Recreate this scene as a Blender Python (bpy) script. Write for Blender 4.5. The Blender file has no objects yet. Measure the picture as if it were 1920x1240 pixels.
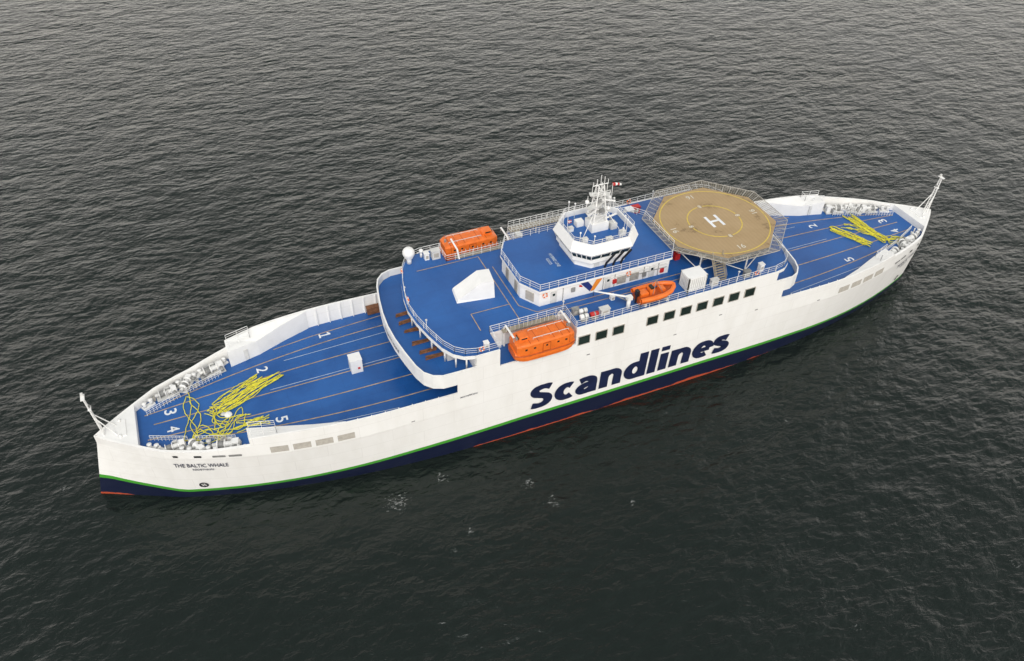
import bpy,math,random
from mathutils import Vector,Matrix
import numpy as np
random.seed(5)
COL=bpy.context.collection
rad=math.radians
# ------------------------------------------------ camera
c=np.array([-51.806,-86.8406,94.957]);pitch,yaw,roll,f=.7307,.4241,.0252,1524.8
fx=np.array([math.cos(pitch)*math.sin(yaw),math.cos(pitch)*math.cos(yaw),-math.sin(pitch)])
r=np.array([math.cos(yaw),-math.sin(yaw),0.]); u=np.cross(r,fx)
r2=r*math.cos(roll)+u*math.sin(roll); u2=-r*math.sin(roll)+u*math.cos(roll)
cd=bpy.data.cameras.new('camera');co=bpy.data.objects.new('camera',cd);COL.objects.link(co)
co.matrix_world=Matrix(((r2[0],u2[0],-fx[0],c[0]),(r2[1],u2[1],-fx[1],c[1]),(r2[2],u2[2],-fx[2],c[2]),(0,0,0,1)))
cd.sensor_width=36;cd.lens=f/1920*36;cd.clip_end=20000;bpy.context.scene.camera=co
bpy.context.scene.view_settings.view_transform='Standard'
# ------------------------------------------------ materials
def N(nt,t,**k):
    n=nt.nodes.new(t)
    for a,b in k.items():
        if a.startswith('i_'): n.inputs[a[2:].replace('_',' ')].default_value=b
        else: setattr(n,a,b)
    return n
MATS={}
def mat(name,col,rough=.5,var=.12,scale=.6,metal=0):
    m=bpy.data.materials.new(name);m.use_nodes=True;nt=m.node_tree;L=nt.links
    P=nt.nodes['Principled BSDF'];P.inputs['Roughness'].default_value=rough;P.inputs['Metallic'].default_value=metal
    g=N(nt,'ShaderNodeNewGeometry')
    n=N(nt,'ShaderNodeTexNoise',i_Scale=scale,i_Detail=5.,i_Roughness=.6)
    L.new(g.outputs['Position'],n.inputs['Vector'])
    rp=N(nt,'ShaderNodeValToRGB');rp.color_ramp.elements[0].position=.3;rp.color_ramp.elements[1].position=.7
    rp.color_ramp.elements[0].color=(*[x*(1-var*1.6) for x in col],1);rp.color_ramp.elements[1].color=(*[min(1,x*(1+var*.3)) for x in col],1)
    L.new(n.outputs[0],rp.inputs[0]);L.new(rp.outputs[0],P.inputs['Base Color'])
    MATS[name]=m;return m
mat('white_paint',(.82,.815,.795),.42,.06,.5)
mat('offwhite_paint',(.65,.645,.62),.5,.15,1.)
mat('window_glass',(.02,.035,.03),.12,.3,.5)
mat('black_paint',(.015,.015,.018),.4,.3,1)
mat('navy_paint',(.010,.017,.060),.4,.2,1)
mat('orange_paint',(.82,.175,.022),.42,.12,1.2)
mat('orange_dark',(.46,.085,.012),.5,.2,2)
mat('orange_line',(.50,.35,.20),.6,.3,1.)
mat('white_line',(.60,.67,.74),.6,.2,1.)
mat('digit_white',(.78,.80,.82),.6,.1,1.)
mat('heli_number',(.66,.62,.52),.6,.15,1.)
mat('yellow_rope',(.84,.76,.06),.7,.25,3)
mat('yellow_line',(.64,.47,.09),.6,.15,2)
mat('grey_metal',(.30,.30,.29),.5,.3,1.)
mat('louvre_grey',(.44,.41,.36),.6,.15,2)
mat('tan_net',(.34,.30,.23),.7,.2,1.)
mat('net_frame',(.46,.43,.38),.6,.2,1.)
mat('red_paint',(.55,.02,.015),.5,.2,1.)
mat('wood',(.24,.10,.045),.8,.4,2)
mat('emblem_blue',(.015,.03,.16),.5,.1,1)
mat('emblem_orange',(.78,.25,.02),.5,.1,1)
def deckmat():
    m=bpy.data.materials.new('blue_deck_paint');m.use_nodes=True;nt=m.node_tree;L=nt.links;P=nt.nodes['Principled BSDF']
    g=N(nt,'ShaderNodeNewGeometry')
    n=N(nt,'ShaderNodeTexNoise',i_Scale=.13,i_Detail=6.,i_Roughness=.6,i_Distortion=.4);L.new(g.outputs['Position'],n.inputs['Vector'])
    n2=N(nt,'ShaderNodeTexNoise',i_Scale=1.4,i_Detail=4.,i_Roughness=.7);L.new(g.outputs['Position'],n2.inputs['Vector'])
    rp=N(nt,'ShaderNodeValToRGB');e=rp.color_ramp.elements
    e[0].position=.32;e[0].color=(.010,.080,.285,1);e[1].position=.66;e[1].color=(.016,.113,.368,1)
    L.new(n.outputs[0],rp.inputs[0])
    mx=N(nt,'ShaderNodeMix',data_type='RGBA',blend_type='MULTIPLY');mx.inputs[0].default_value=.25
    r2_=N(nt,'ShaderNodeValToRGB');r2_.color_ramp.elements[0].position=.3;r2_.color_ramp.elements[0].color=(.6,.65,.7,1);r2_.color_ramp.elements[1].position=.6
    L.new(n2.outputs[0],r2_.inputs[0]);L.new(rp.outputs[0],mx.inputs[6]);L.new(r2_.outputs[0],mx.inputs[7])
    br=N(nt,'ShaderNodeTexBrick');br.inputs['Color1'].default_value=(1,1,1,1);br.inputs['Color2'].default_value=(.93,.94,.96,1);br.inputs['Mortar'].default_value=(.62,.67,.74,1)
    br.inputs['Scale'].default_value=1;br.inputs['Mortar Size'].default_value=.03;br.inputs['Brick Width'].default_value=8;br.inputs['Row Height'].default_value=2.7
    L.new(g.outputs['Position'],br.inputs['Vector'])
    m3=N(nt,'ShaderNodeMix',data_type='RGBA',blend_type='MULTIPLY');m3.inputs[0].default_value=.6;L.new(mx.outputs[2],m3.inputs[6]);L.new(br.outputs[0],m3.inputs[7]);L.new(m3.outputs[2],P.inputs['Base Color'])
    mr=N(nt,'ShaderNodeMapRange');mr.inputs[1].default_value=.35;mr.inputs[2].default_value=.65;mr.inputs[3].default_value=.3;mr.inputs[4].default_value=.55
    L.new(n.outputs[0],mr.inputs[0]);L.new(mr.outputs[0],P.inputs['Roughness'])
    MATS['blue_deck']=m
deckmat()
def helimat():
    m=bpy.data.materials.new('helideck_coating');m.use_nodes=True;nt=m.node_tree;L=nt.links;P=nt.nodes['Principled BSDF'];P.inputs['Roughness'].default_value=.7
    g=N(nt,'ShaderNodeNewGeometry')
    n=N(nt,'ShaderNodeTexNoise',i_Scale=.22,i_Detail=8.,i_Roughness=.72);L.new(g.outputs['Position'],n.inputs['Vector'])
    w=N(nt,'ShaderNodeTexWave',i_Scale=.5);w.bands_direction='X';L.new(g.outputs['Position'],w.inputs['Vector'])
    rp=N(nt,'ShaderNodeValToRGB');e=rp.color_ramp.elements
    e[0].position=.37;e[0].color=(.24,.162,.08,1);e[1].position=.42;e[1].color=(.36,.25,.125,1)
    x=e.new(.7);x.color=(.41,.29,.155,1)
    L.new(n.outputs[0],rp.inputs[0])
    mx=N(nt,'ShaderNodeMix',data_type='RGBA',blend_type='MULTIPLY');mx.inputs[0].default_value=.06;L.new(rp.outputs[0],mx.inputs[6]);L.new(w.outputs[0],mx.inputs[7]);L.new(mx.outputs[2],P.inputs['Base Color'])
    MATS['helideck_tan']=m
helimat()
def hullmat():
    m=bpy.data.materials.new('hull_paint');m.use_nodes=True;nt=m.node_tree;L=nt.links;P=nt.nodes['Principled BSDF'];P.inputs['Roughness'].default_value=.38
    g=N(nt,'ShaderNodeNewGeometry');sx=N(nt,'ShaderNodeSeparateXYZ');L.new(g.outputs['Position'],sx.inputs[0])
    ab=N(nt,'ShaderNodeMath',operation='ABSOLUTE');L.new(sx.outputs[0],ab.inputs[0])
    dv=N(nt,'ShaderNodeMath',operation='DIVIDE');dv.inputs[1].default_value=80;L.new(ab.outputs[0],dv.inputs[0])
    dr=N(nt,'ShaderNodeValToRGB');e=dr.color_ramp.elements;e[0].position=.2;e[0].color=(0,0,0,1);e[1].position=.915;e[1].color=(0,0,0,1)
    q=e.new(.42);q.color=(.30,.30,.30,1);q=e.new(.6);q.color=(.68,.68,.68,1);q=e.new(.80);q.color=(1,1,1,1)
    L.new(dv.outputs[0],dr.inputs[0])
    zz=N(nt,'ShaderNodeMath',operation='MULTIPLY_ADD');zz.inputs[1].default_value=1.8;L.new(dr.outputs[0],zz.inputs[0]);L.new(sx.outputs[2],zz.inputs[2])
    mz=N(nt,'ShaderNodeMath',operation='DIVIDE');mz.inputs[1].default_value=20;L.new(zz.outputs[0],mz.inputs[0])
    rp=N(nt,'ShaderNodeValToRGB');cr=rp.color_ramp;cr.interpolation='CONSTANT';L.new(mz.outputs[0],rp.inputs[0])
    cr.elements[0].position=0;cr.elements[0].color=(.006,.010,.034,1)
    cr.elements[1].position=3.25/20;cr.elements[1].color=(.060,.31,.03,1)
    a=cr.elements.new(3.9/20);a.color=(.85,.84,.815,1)
    nr=N(nt,'ShaderNodeTexNoise',i_Scale=.09,i_Detail=5.,i_Roughness=.6);L.new(g.outputs['Position'],nr.inputs['Vector'])
    lim=N(nt,'ShaderNodeMapRange');lim.inputs[1].default_value=.38;lim.inputs[2].default_value=.62;lim.inputs[3].default_value=.02;lim.inputs[4].default_value=.6;L.new(nr.outputs[0],lim.inputs[0])
    lt=N(nt,'ShaderNodeMath',operation='LESS_THAN');L.new(zz.outputs[0],lt.inputs[0]);L.new(lim.outputs[0],lt.inputs[1])
    rm=N(nt,'ShaderNodeMix',data_type='RGBA');L.new(lt.outputs[0],rm.inputs[0]);L.new(rp.outputs[0],rm.inputs[6]);rm.inputs[7].default_value=(.42,.07,.03,1)
    mp=N(nt,'ShaderNodeMapping');mp.inputs['Scale'].default_value=(.35,.35,.12);L.new(g.outputs['Position'],mp.inputs[0])
    n=N(nt,'ShaderNodeTexNoise',i_Scale=1.2,i_Detail=6.,i_Roughness=.65);L.new(mp.outputs[0],n.inputs['Vector'])
    r3=N(nt,'ShaderNodeValToRGB');r3.color_ramp.elements[0].position=.3;r3.color_ramp.elements[0].color=(.84,.83,.80,1);r3.color_ramp.elements[1].position=.6
    L.new(n.outputs[0],r3.inputs[0])
    mx=N(nt,'ShaderNodeMix',data_type='RGBA',blend_type='MULTIPLY');mx.inputs[0].default_value=.4;L.new(rm.outputs[2],mx.inputs[6]);L.new(r3.outputs[0],mx.inputs[7])
    br=N(nt,'ShaderNodeTexBrick');br.inputs['Color1'].default_value=(1,1,1,1);br.inputs['Color2'].default_value=(.97,.97,.97,1);br.inputs['Mortar'].default_value=(.78,.77,.76,1)
    br.inputs['Scale'].default_value=1;br.inputs['Mortar Size'].default_value=.03;br.inputs['Brick Width'].default_value=9;br.inputs['Row Height'].default_value=2.4
    cb=N(nt,'ShaderNodeCombineXYZ');L.new(sx.outputs[0],cb.inputs[0]);L.new(sx.outputs[2],cb.inputs[1]);L.new(cb.outputs[0],br.inputs['Vector'])
    m2=N(nt,'ShaderNodeMix',data_type='RGBA',blend_type='MULTIPLY');m2.inputs[0].default_value=.5;L.new(mx.outputs[2],m2.inputs[6]);L.new(br.outputs[0],m2.inputs[7]);L.new(m2.outputs[2],P.inputs['Base Color'])
    wv=N(nt,'ShaderNodeTexNoise',i_Scale=.5,i_Detail=2.);L.new(g.outputs['Position'],wv.inputs['Vector'])
    b=N(nt,'ShaderNodeBump',i_Strength=.3,i_Distance=.1);L.new(wv.outputs[0],b.inputs['Height']);L.new(b.outputs[0],P.inputs['Normal'])
    MATS['hull']=m
hullmat()
# ------------------------------------------------ mesh builder
WL={}
class MB:
    def __init__(s): s.v=[];s.f=[];s.m=[];s.names=[];s.sm=[]
    def mi(s,n):
        if n not in s.names:s.names.append(n)
        return s.names.index(n)
    def add(s,vs,fs,m,sm=False):
        o=len(s.v);s.v+= [tuple(x) for x in vs]
        k=s.mi(m)
        for f_ in fs:s.f.append([o+i for i in f_]);s.m.append(k);s.sm.append(sm)
    def box(s,cx,cy,cz,sx,sy,sz,m,rz=0,top=None):
        a,b,h=sx/2,sy/2,sz/2;C,S_=math.cos(rz),math.sin(rz);vs=[]
        for z in(-h,h):
            for x,y in((-a,-b),(a,-b),(a,b),(-a,b)):vs.append((cx+x*C-y*S_,cy+x*S_+y*C,cz+z))
        s.add(vs,[(0,1,5,4),(1,2,6,5),(2,3,7,6),(3,0,4,7),(3,2,1,0)],m);s.add(vs[4:],[(0,1,2,3)],top or m)
        return s
    def prism(s,poly,z0,z1,m,top=None):
        n=len(poly)
        ar=sum(poly[i][0]*poly[(i+1)%n][1]-poly[(i+1)%n][0]*poly[i][1] for i in range(n))
        if ar<0:poly=poly[::-1]
        vs=[(x,y,z0) for x,y in poly]+[(x,y,z1) for x,y in poly]
        s.add(vs,[(i,(i+1)%n,n+(i+1)%n,n+i) for i in range(n)]+[tuple(range(n-1,-1,-1))],m)
        s.add(vs[n:],[tuple(range(n))],top or m);return s
    def frus(s,p0,z0,p1,z1,m,top=None,cap=True):
        n=len(p0);vs=[(x,y,z0) for x,y in p0]+[(x,y,z1) for x,y in p1]
        s.add(vs,[(i,(i+1)%n,n+(i+1)%n,n+i) for i in range(n)],m)
        if cap:s.add(vs[n:],[tuple(range(n))],top or m)
        return s
    def tube(s,p0,p1,r_,m,n=5,r1=None,cap=True):
        p0=Vector(p0);p1=Vector(p1);d=(p1-p0)
        if d.length<1e-6:return s
        d.normalize();a=d.orthogonal().normalized();b=d.cross(a);r1=r_ if r1 is None else r1
        vs=[]
        for p,q in((p0,r_),(p1,r1)):
            for i in range(n):
                t=2*math.pi*i/n;vs.append(p+a*math.cos(t)*q+b*math.sin(t)*q)
        fs=[(i,(i+1)%n,n+(i+1)%n,n+i) for i in range(n)]
        if cap:fs+=[tuple(range(n-1,-1,-1)),tuple(range(n,2*n))]
        s.add(vs,fs,m,n>7);return s
    def poly(s,pts,r_,m,n=4):
        pts=[Vector(p) for p in pts];R=[]
        for i,p in enumerate(pts):
            d=(pts[min(i+1,len(pts)-1)]-pts[max(i-1,0)]).normalized()
            a=d.cross(Vector((0,0,1)));a=a.normalized() if a.length>.01 else Vector((1,0,0));b=a.cross(d)
            R+= [p+a*math.cos(2*math.pi*k/n)*r_+b*math.sin(2*math.pi*k/n)*r_ for k in range(n)]
        fs=[]
        for i in range(len(pts)-1):
            for k in range(n):fs.append((i*n+k,i*n+(k+1)%n,(i+1)*n+(k+1)%n,(i+1)*n+k))
        s.add(R,fs,m,True);return s
    def sphere(s,cx,cy,cz,r_,m,sz=1,n=14):
        vs=[];k=n//2
        for j in range(k+1):
            ph=math.pi*j/k
            for i in range(n):
                t=2*math.pi*i/n;vs.append((cx+r_*math.sin(ph)*math.cos(t),cy+r_*math.sin(ph)*math.sin(t),cz-r_*sz*math.cos(ph)))
        s.add(vs,[(j*n+i,j*n+(i+1)%n,(j+1)*n+(i+1)%n,(j+1)*n+i) for j in range(k) for i in range(n)],m,True);return s
    def wall(s,path,z0,z1,th,m):
        n=len(path);off=[]
        for i in range(n):
            a=Vector(path[max(i-1,0)]);b=Vector(path[min(i+1,n-1)]);d=(b-a).normalized();off.append((path[i][0]-d.y*th,path[i][1]+d.x*th))
        for i in range(n-1):
            q=[path[i],path[i+1],off[i+1],off[i]]
            vs=[(x,y,z0) for x,y in q]+[(x,y,z1) for x,y in q]
            fs=[(0,1,5,4),(2,3,7,6),(4,5,6,7),(0,3,2,1)]
            if i==0:fs.append((3,0,4,7))
            if i==n-2:fs.append((1,2,6,5))
            s.add(vs,fs,m)
        return s
    def done(s,name,parent=None,label=None,origin=None,local=False,**kw):
        me=bpy.data.meshes.new(name)
        V=np.array(s.v,dtype=float)
        if origin is None: o_=(V.max(0)+V.min(0))/2;o_[2]=V[:,2].min()
        else:o_=np.array(origin,float)
        V=V-o_
        me.from_pydata([tuple(x) for x in V],[],s.f)
        for n_ in s.names:me.materials.append(MATS[n_])
        me.polygons.foreach_set('material_index',s.m);me.polygons.foreach_set('use_smooth',s.sm);me.update()
        o=bpy.data.objects.new(name,me);COL.objects.link(o)
        if local: o.location=tuple(o_);WL[o.name]=Vector(o_)
        else:
            base=WL.get(parent.name,Vector((0,0,0))) if parent else Vector((0,0,0))
            WL[o.name]=Vector(o_);o.location=Vector(o_)-base
        if parent:o.parent=parent
        if label:o['label']=label
        for k,v in kw.items():o[k]=v
        return o
def empty(name,loc=(0,0,0),**kw):
    o=bpy.data.objects.new(name,None);COL.objects.link(o);o.location=loc;WL[o.name]=Vector(loc)
    for k,v in kw.items():o[k]=v
    return o
def text(string,bold=.0,space=1.0):
    cu=bpy.data.curves.new('t','FONT');cu.body=string;cu.size=1;cu.offset=bold;cu.resolution_u=4;cu.space_character=space
    o=bpy.data.objects.new('t',cu);COL.objects.link(o);dg=bpy.context.evaluated_depsgraph_get();dg.update()
    me=bpy.data.meshes.new_from_object(o.evaluated_get(dg));V=[tuple(v.co) for v in me.vertices];F=[tuple(p.vertices) for p in me.polygons]
    bpy.data.objects.remove(o);bpy.data.curves.remove(cu);bpy.data.meshes.remove(me)
    xs=[v[0] for v in V];x0,x1=min(xs),max(xs)
    return [((v[0]-x0)/(x1-x0),v[1]) for v in V],F
def flat_text(mb,string,cx,cy,z,rot,h,w,m,bold=.02):
    V,F=text(string,bold);C,S_=math.cos(rot),math.sin(rot);k=h/.7
    vs=[]
    for a,b in V:
        x=(a-.5)*w;y=b*k-h/2;vs.append((cx+x*C-y*S_,cy+x*S_+y*C,z))
    mb.add(vs,F,m)
# stroke lettering: heavy sans drawn as ribbons
def smooth(P,n=7):
    if len(P)<3:return P
    Q=[P[0]]+P+[P[-1]];out=[]
    for i in range(1,len(Q)-2):
        p0,p1,p2,p3=Q[i-1],Q[i],Q[i+1],Q[i+2]
        for k in range(n):
            t=k/n;out.append(tuple(.5*((2*p1[j])+(-p0[j]+p2[j])*t+(2*p0[j]-5*p1[j]+4*p2[j]-p3[j])*t*t+(-p0[j]+3*p1[j]-3*p2[j]+p3[j])*t**3) for j in(0,1)))
    out.append(P[-1]);return out
def arc(cx,cy,rx,ry,a0,a1,n=26):return[(cx+rx*math.cos(rad(a0+(a1-a0)*i/n)),cy+ry*math.sin(rad(a0+(a1-a0)*i/n))) for i in range(n+1)]
def ribbon(P,w,wh=None):
    # wh: thickness of horizontal strokes (contrast), w: thickness of vertical strokes
    wh=w if wh is None else wh
    n=len(P);vs=[]
    for i in range(n):
        a=Vector(P[max(i-1,0)]);b=Vector(P[min(i+1,n-1)]);d=(b-a).normalized();ww=w*abs(d.y)+wh*(1-abs(d.y));nx,ny=-d.y*ww/2,d.x*ww/2
        vs+= [(P[i][0]+nx,P[i][1]+ny),(P[i][0]-nx,P[i][1]-ny)]
    return vs,[(2*i,2*i+1,2*i+3,2*i+2) for i in range(n-1)]
GL={
'S':(.68,[('s',[(.56,.83),(.46,.885),(.33,.895),(.20,.85),(.145,.74),(.19,.62),(.31,.54),(.44,.46),(.505,.34),(.48,.20),(.38,.115),(.24,.10),(.09,.15)])]),
'c':(.56,[('s',arc(.33,.375,.205,.265,52,308))]),
'a':(.655,[('s',[(.12,.60),(.23,.65),(.35,.645),(.45,.57),(.48,.45),(.48,.25),(.48,0)]),('s',[(.48,.405),(.31,.395),(.18,.33),(.135,.22),(.20,.12),(.31,.105),(.42,.16),(.48,.25)])]),
'n':(.68,[('l',[(.14,0),(.14,.75)]),('s',[(.14,.46),(.21,.58),(.33,.64),(.44,.60),(.51,.48),(.51,.25),(.51,0)])]),
'd':(.69,[('s',arc(.33,.375,.195,.265,0,360)),('l',[(.53,0),(.53,1.06)])]),
'l':(.32,[('l',[(.14,0),(.14,1.06)])]),
'i':(.32,[('l',[(.14,0),(.14,.75)]),('l',[(.14,.865),(.14,1.05)])]),
'e':(.62,[('s',arc(.33,.375,.20,.265,0,303)),('l',[(.14,.36),(.53,.36)])]),
's':(.50,[('s',[(.43,.60),(.34,.645),(.23,.65),(.145,.60),(.135,.50),(.21,.43),(.33,.36),(.405,.27),(.385,.16),(.28,.10),(.17,.10),(.06,.14)])])}
# ------------------------------------------------ hull form
XT=65.2
def wtop(x):
    a=abs(x)
    if a<=35:return 12.7
    if a<=XT:return 12.7-6.4*((a-35)/30.2)**2.2
    return max(0.05,6.3*(max(0,73.3-a)/(73.3-XT))**.9)
def wwl(x):
    a=abs(x)
    if a<=XT:return 12.5-7.4*(a/XT)**3.2
    return max(0.03,5.1*(73.3-a)/(73.3-XT))
def hw(x,z):
    t=min(1,max(0,z/9.9))**.8
    return wwl(x)*(1-t)+wtop(x)*t
D=9.9;M=15.95;U=19.0;RT=17.1;T=11.2
XH=54.4
ferry=empty('ferry',(0,0,0),label='white double-ended freight ferry with blue decks and octagonal tan helideck',category='ferry')
hb=MB()
sta=[-73.3,-72.6,-71.5,-70,-68.2,-66.5,-XT,-64,-62,-60,-58,-56,-XH,-52,-50,-48,-46,-44,-42,-40,-38,-36,-34,-31,-28,-26.3,-23.5,-20,-15,-8.3,0,6,12,18,22,26.5,28.5,30,32,34,36,38,40,42,44,46,48,50,52,XH,56,58,60,62,64,XT,66.5,68.2,70,71.5,72.6,73.3]
zs=[-1.5,0,1.2,2.5,4,6,8,9.9]
def rake(x,z):
    a=abs(x);k=max(0,(a-XT)/(73.3-XT));zz=min(1,max(0,z/9.9))
    return x+math.copysign(k*(1-zz)*2.4,x)*(1 if x<0 else .1)
for s in(-1,1):
    vs=[];nz=len(zs)
    for x in sta:
        for z in zs:vs.append((rake(x,z),s*hw(x,z),z))
    fs=[]
    for i in range(len(sta)-1):
        for j in range(nz-1):
            q=(i*nz+j,(i+1)*nz+j,(i+1)*nz+j+1,i*nz+j+1);fs.append(q if s<0 else q[::-1])
    hb.add(vs,fs,'hull',False)
def btop(x):
    a=abs(x)
    if x<0:
        if a>60:return T
        if a>XH:return T+(60-a)/(60-XH)*.7
        return 13.05+.5*min(1,max(0,(a-28)/20))-.35*max(0,(a-50)/4.4)
    if a>66:return T
    if a>XH:return T+(a-66)/(XH-66)*1.3
    return 13.15-.25*max(0,(a-28)/26.4)
def tops(xa,xb):
    m=(xa+xb)/2
    if -26.3<m<-23.5:return RT,RT
    if -23.5<m<-20:return 19.05,19.05
    if -20<m<-8.3:return M,M
    if -8.3<m<26.5:return 19.05,19.05
    if 26.5<m<28.5:return RT,RT
    e=1e-4
    return btop(xa+e),btop(xb-e)
def wall_quad(mb,xa,xb,za,ta,tb,s,m,th=.22,ends=(0,0)):
    A=(xa,s*wtop(xa));B=(xb,s*wtop(xb));A2=(xa,s*(max(wtop(xa)-th,.0)));B2=(xb,s*(max(wtop(xb)-th,.0)))
    vs=[(*A,za),(*B,za),(*B,tb),(*A,ta),(*A2,za),(*B2,za),(*B2,tb),(*A2,ta)]
    mb.add(vs,[(0,1,2,3),(5,4,7,6),(3,2,6,7)]+([(0,3,7,4)] if ends[0] else[])+([(1,5,6,2)] if ends[1] else[]),m)
for s in(-1,1):
    pt=None
    for i in range(len(sta)-1):
        xa,xb=sta[i],sta[i+1];ta,tb=tops(xa,xb)
        nt_=tops(sta[i+1],sta[i+2])[0] if i<len(sta)-2 else tb
        wall_quad(hb,xa,xb,D,ta,tb,s,'hull',th=.22 if abs(xa+xb)/2<XH else .42,ends=(pt is not None and ta-pt>.15,tb-nt_>.15));pt=tb
hull=hb.done('hull',ferry,origin=(0,0,0))
dk=MB();P=[(x,-(wtop(x)-.2)) for x in sta[3:-3]];P+= [(x,-y) for x,y in P[::-1]]
dk.prism(P,D-.4,D,'offwhite_paint','blue_deck')
deck=dk.done('weather_deck',ferry)
for s in(-1,1):
    fp=MB();P=[(s*x,-(wtop(x)-.38)) for x in(68.0,69.5,71,72.2)]+[(s*73.0,0)]+[(s*x,(wtop(x)-.38)) for x in(72.2,71,69.5,68.0)]
    fp.prism(P,D+.01,T-.03,'white_paint')
    fp.box(s*69.5,0,T-.02,.5,3,.3,'white_paint');fp.tube((s*70,1.5,T-.1),(s*70,1.5,T+.3),.2,'white_paint',8);fp.tube((s*70,-1.5,T-.1),(s*70,-1.5,T+.3),.2,'white_paint',8)
    fp.done('foredeck_plate',ferry)
def strip(mb,pts,w,z,m):
    for (x0,y0),(x1,y1) in zip(pts[:-1],pts[1:]):
        mb.add([(x0,y0-w/2,z),(x1,y1-w/2,z),(x1,y1+w/2,z),(x0,y0+w/2,z)],[(0,1,2,3)],m)
for s in(-1,1):
    ln=MB()
    def sp(*a):return sorted([(s*x,y) for x,y in a])
    for y0,k_,xe in((8.5,.63,64.5),(4.4,.42,67),(-3.6,.39,67),(-7.5,.56,62.5)):
        pts=[(26+(xe-26)*i/16,0) for i in range(17)];pts=[(x,y0*(1-k_*(max(0,x-30)/37)**2)) for x,_ in pts]
        strip(ln,sp(*pts),.17,D+.012,'orange_line')
    strip(ln,sp((66,.4),(26,.5)),.17,D+.012,'orange_line')
    strip(ln,sp((50,1.0),(28,1.1)),.08,D+.014,'white_line')
    strip(ln,sp((47,6.3),(28,6.9)),.08,D+.014,'white_line')
    strip(ln,sp((50,-7.9),(34,-9.3)),.08,D+.014,'white_line')
    strip(ln,sp((48,9.3),(42,10.1),(30,10.9)),.15,D+.014,'orange_line')
    ln.done('lane_marking',deck)
    for t,x,y in(('1',40,9.6),('2',50.3,5.6),('3',63.6,2.0),('4',63.6,-1.4),('5',49.6,-5.2)):
        dg_=MB()
        if t=='1':
            yy=y if s<0 else y-.3
            for k,P in enumerate(([(0,-.85),(0,.85)],[(-.02,.8),(-.45,.4)],[(-.45,-.8),(.45,-.8)])):
                V,F=ribbon(P,.26);dg_.add([(s*x+(-s)*b,yy+s*a,D+.018+.003*k) for a,b in V],F,'digit_white')
        else:flat_text(dg_,t,s*x,y if s<0 else y-.3,D+.018,rad(-90 if s<0 else 90),1.6,1.05,'digit_white',.012)
        dg_.done('lane_number',deck)
for s in(-1,1):
    for t in(-1,1):
        b=MB()
        X=[(XH,2.4),(50,2.3),(46,1.3),(42,.35)]
        bt=lambda x:btop(s*min(x,XH-.01))-.04
        hz=lambda x,o:bt(x)-(.9*min(1,max(0,(o-.3)/2)) if x<50.1 else .25)
        P=[(s*x,t*(wtop(x)-.23),bt(x)) for x in(XH,52,50,48,46,44,42)]+[(s*x,t*(wtop(x)-o),hz(x,o)) for x,o in X[::-1]]
        n=len(P);ar=sum(P[i][0]*P[(i+1)%n][1]-P[(i+1)%n][0]*P[i][1] for i in range(n))
        if ar<0:P=P[::-1]
        vs=[(x,y,D) for x,y,z in P]+P
        b.add(vs,[(i,(i+1)%n,n+(i+1)%n,n+i) for i in range(n)],'white_paint')
        outer=[(s*x,t*(wtop(x)-.23),bt(x)) for x in(XH,50,46,42)];inner=[(s*x,t*(wtop(x)-o),hz(x,o)) for x,o in X]
        for i in range(3):
            b.add([outer[i],outer[i+1],inner[i+1],inner[i]],[(0,1,2,3)],'white_paint')
        b.box(s*52,t*(wtop(52)-2.40),D+1.1,.8,.08,1.9,'offwhite_paint')
        b.box(s*(XH+.03),t*(wtop(XH)-1.4),D+1.1,.06,.8,1.9,'offwhite_paint')
        b.done('mooring_house',ferry)
for s in(-1,1):
    for t in(-1,1):
        x=29
        while x<42:
            b=MB();h=btop(s*x)-D-.1;y=t*(wtop(x)-.22-.12);b.box(s*x,y,D+h/2,.12,.24,h,'white_paint');x+=1.9;b.done('bulwark_frame',ferry)
# ------------------------------------------------ superstructure
RL=[(-26.3,-12.7),(-28.3,-12.65),(-29.6,-12.1),(-30.6,-11),(-31.2,-9.3),(-31.8,-6),(-32.2,-3),(-32.35,0)]
RR=[(28.5,-12.7),(29.8,-12.65),(31.1,-12.1),(32.1,-11),(32.8,-9.3),(33.4,-6),(33.8,-3),(33.95,0)]
full=lambda A:A+[(x,-y) for x,y in A[:-1][::-1]]
ss=MB();ss.wall(full(RL),14.7,RT,-.22,'white_paint');ss.done('deck_bulwark',ferry)
ss=MB();ss.wall(full(RR),14.7,RT,.22,'white_paint');ss.done('deck_bulwark',ferry)
fm=MB();P=[(x+.2,y+.25) for x,y in RL]+[(x+.2,-y-.25) for x,y in RL[:-1][::-1]]
P2=[(x-.2,y+.25) for x,y in RR]+[(x-.2,-y-.25) for x,y in RR[:-1][::-1]]
fm.prism(P+P2[::-1],14.75,M,'white_paint','blue_deck')
mdeck=fm.done('middle_deck',ferry)
UL=[(-20,-12.45),(-23.4,-12.45),(-25,-12.0),(-26.2,-11),(-27.2,-9.2),(-28.1,-6.2),(-28.8,-3),(-29.1,0)]
UR=[(26.3,-12.45),(28,-12.1),(29.3,-11.2),(30.3,-9.2),(31,-6.2),(31.6,-3),(31.9,0)]
ub=MB();UB=18.35
ub.prism(full(UL),UB,U,'white_paint','blue_deck')
ub.prism([(-20,-8.9),(-8.3,-8.9),(-8.3,8.9),(-20,8.9)],UB,U,'white_paint','blue_deck')
ub.prism([(-8.3,-12.45)]+full(UR)+[(-8.3,12.45)],UB,U,'white_paint','blue_deck')
udeck=ub.done('upper_deck',ferry)
wb=MB();zc=(M+UB)/2;zh=UB-M-.01
wb.box(-21.8,0,zc,3.5,24.7,zh,'white_paint')
wb.box(-14.15,0,zc,11.68,17.6,zh,'white_paint')
wb.box(9.2,0,zc,34.9,24.7,zh,'white_paint')
wb.box(-25,0,zc,2.8,18,zh,'offwhite_paint')
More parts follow.
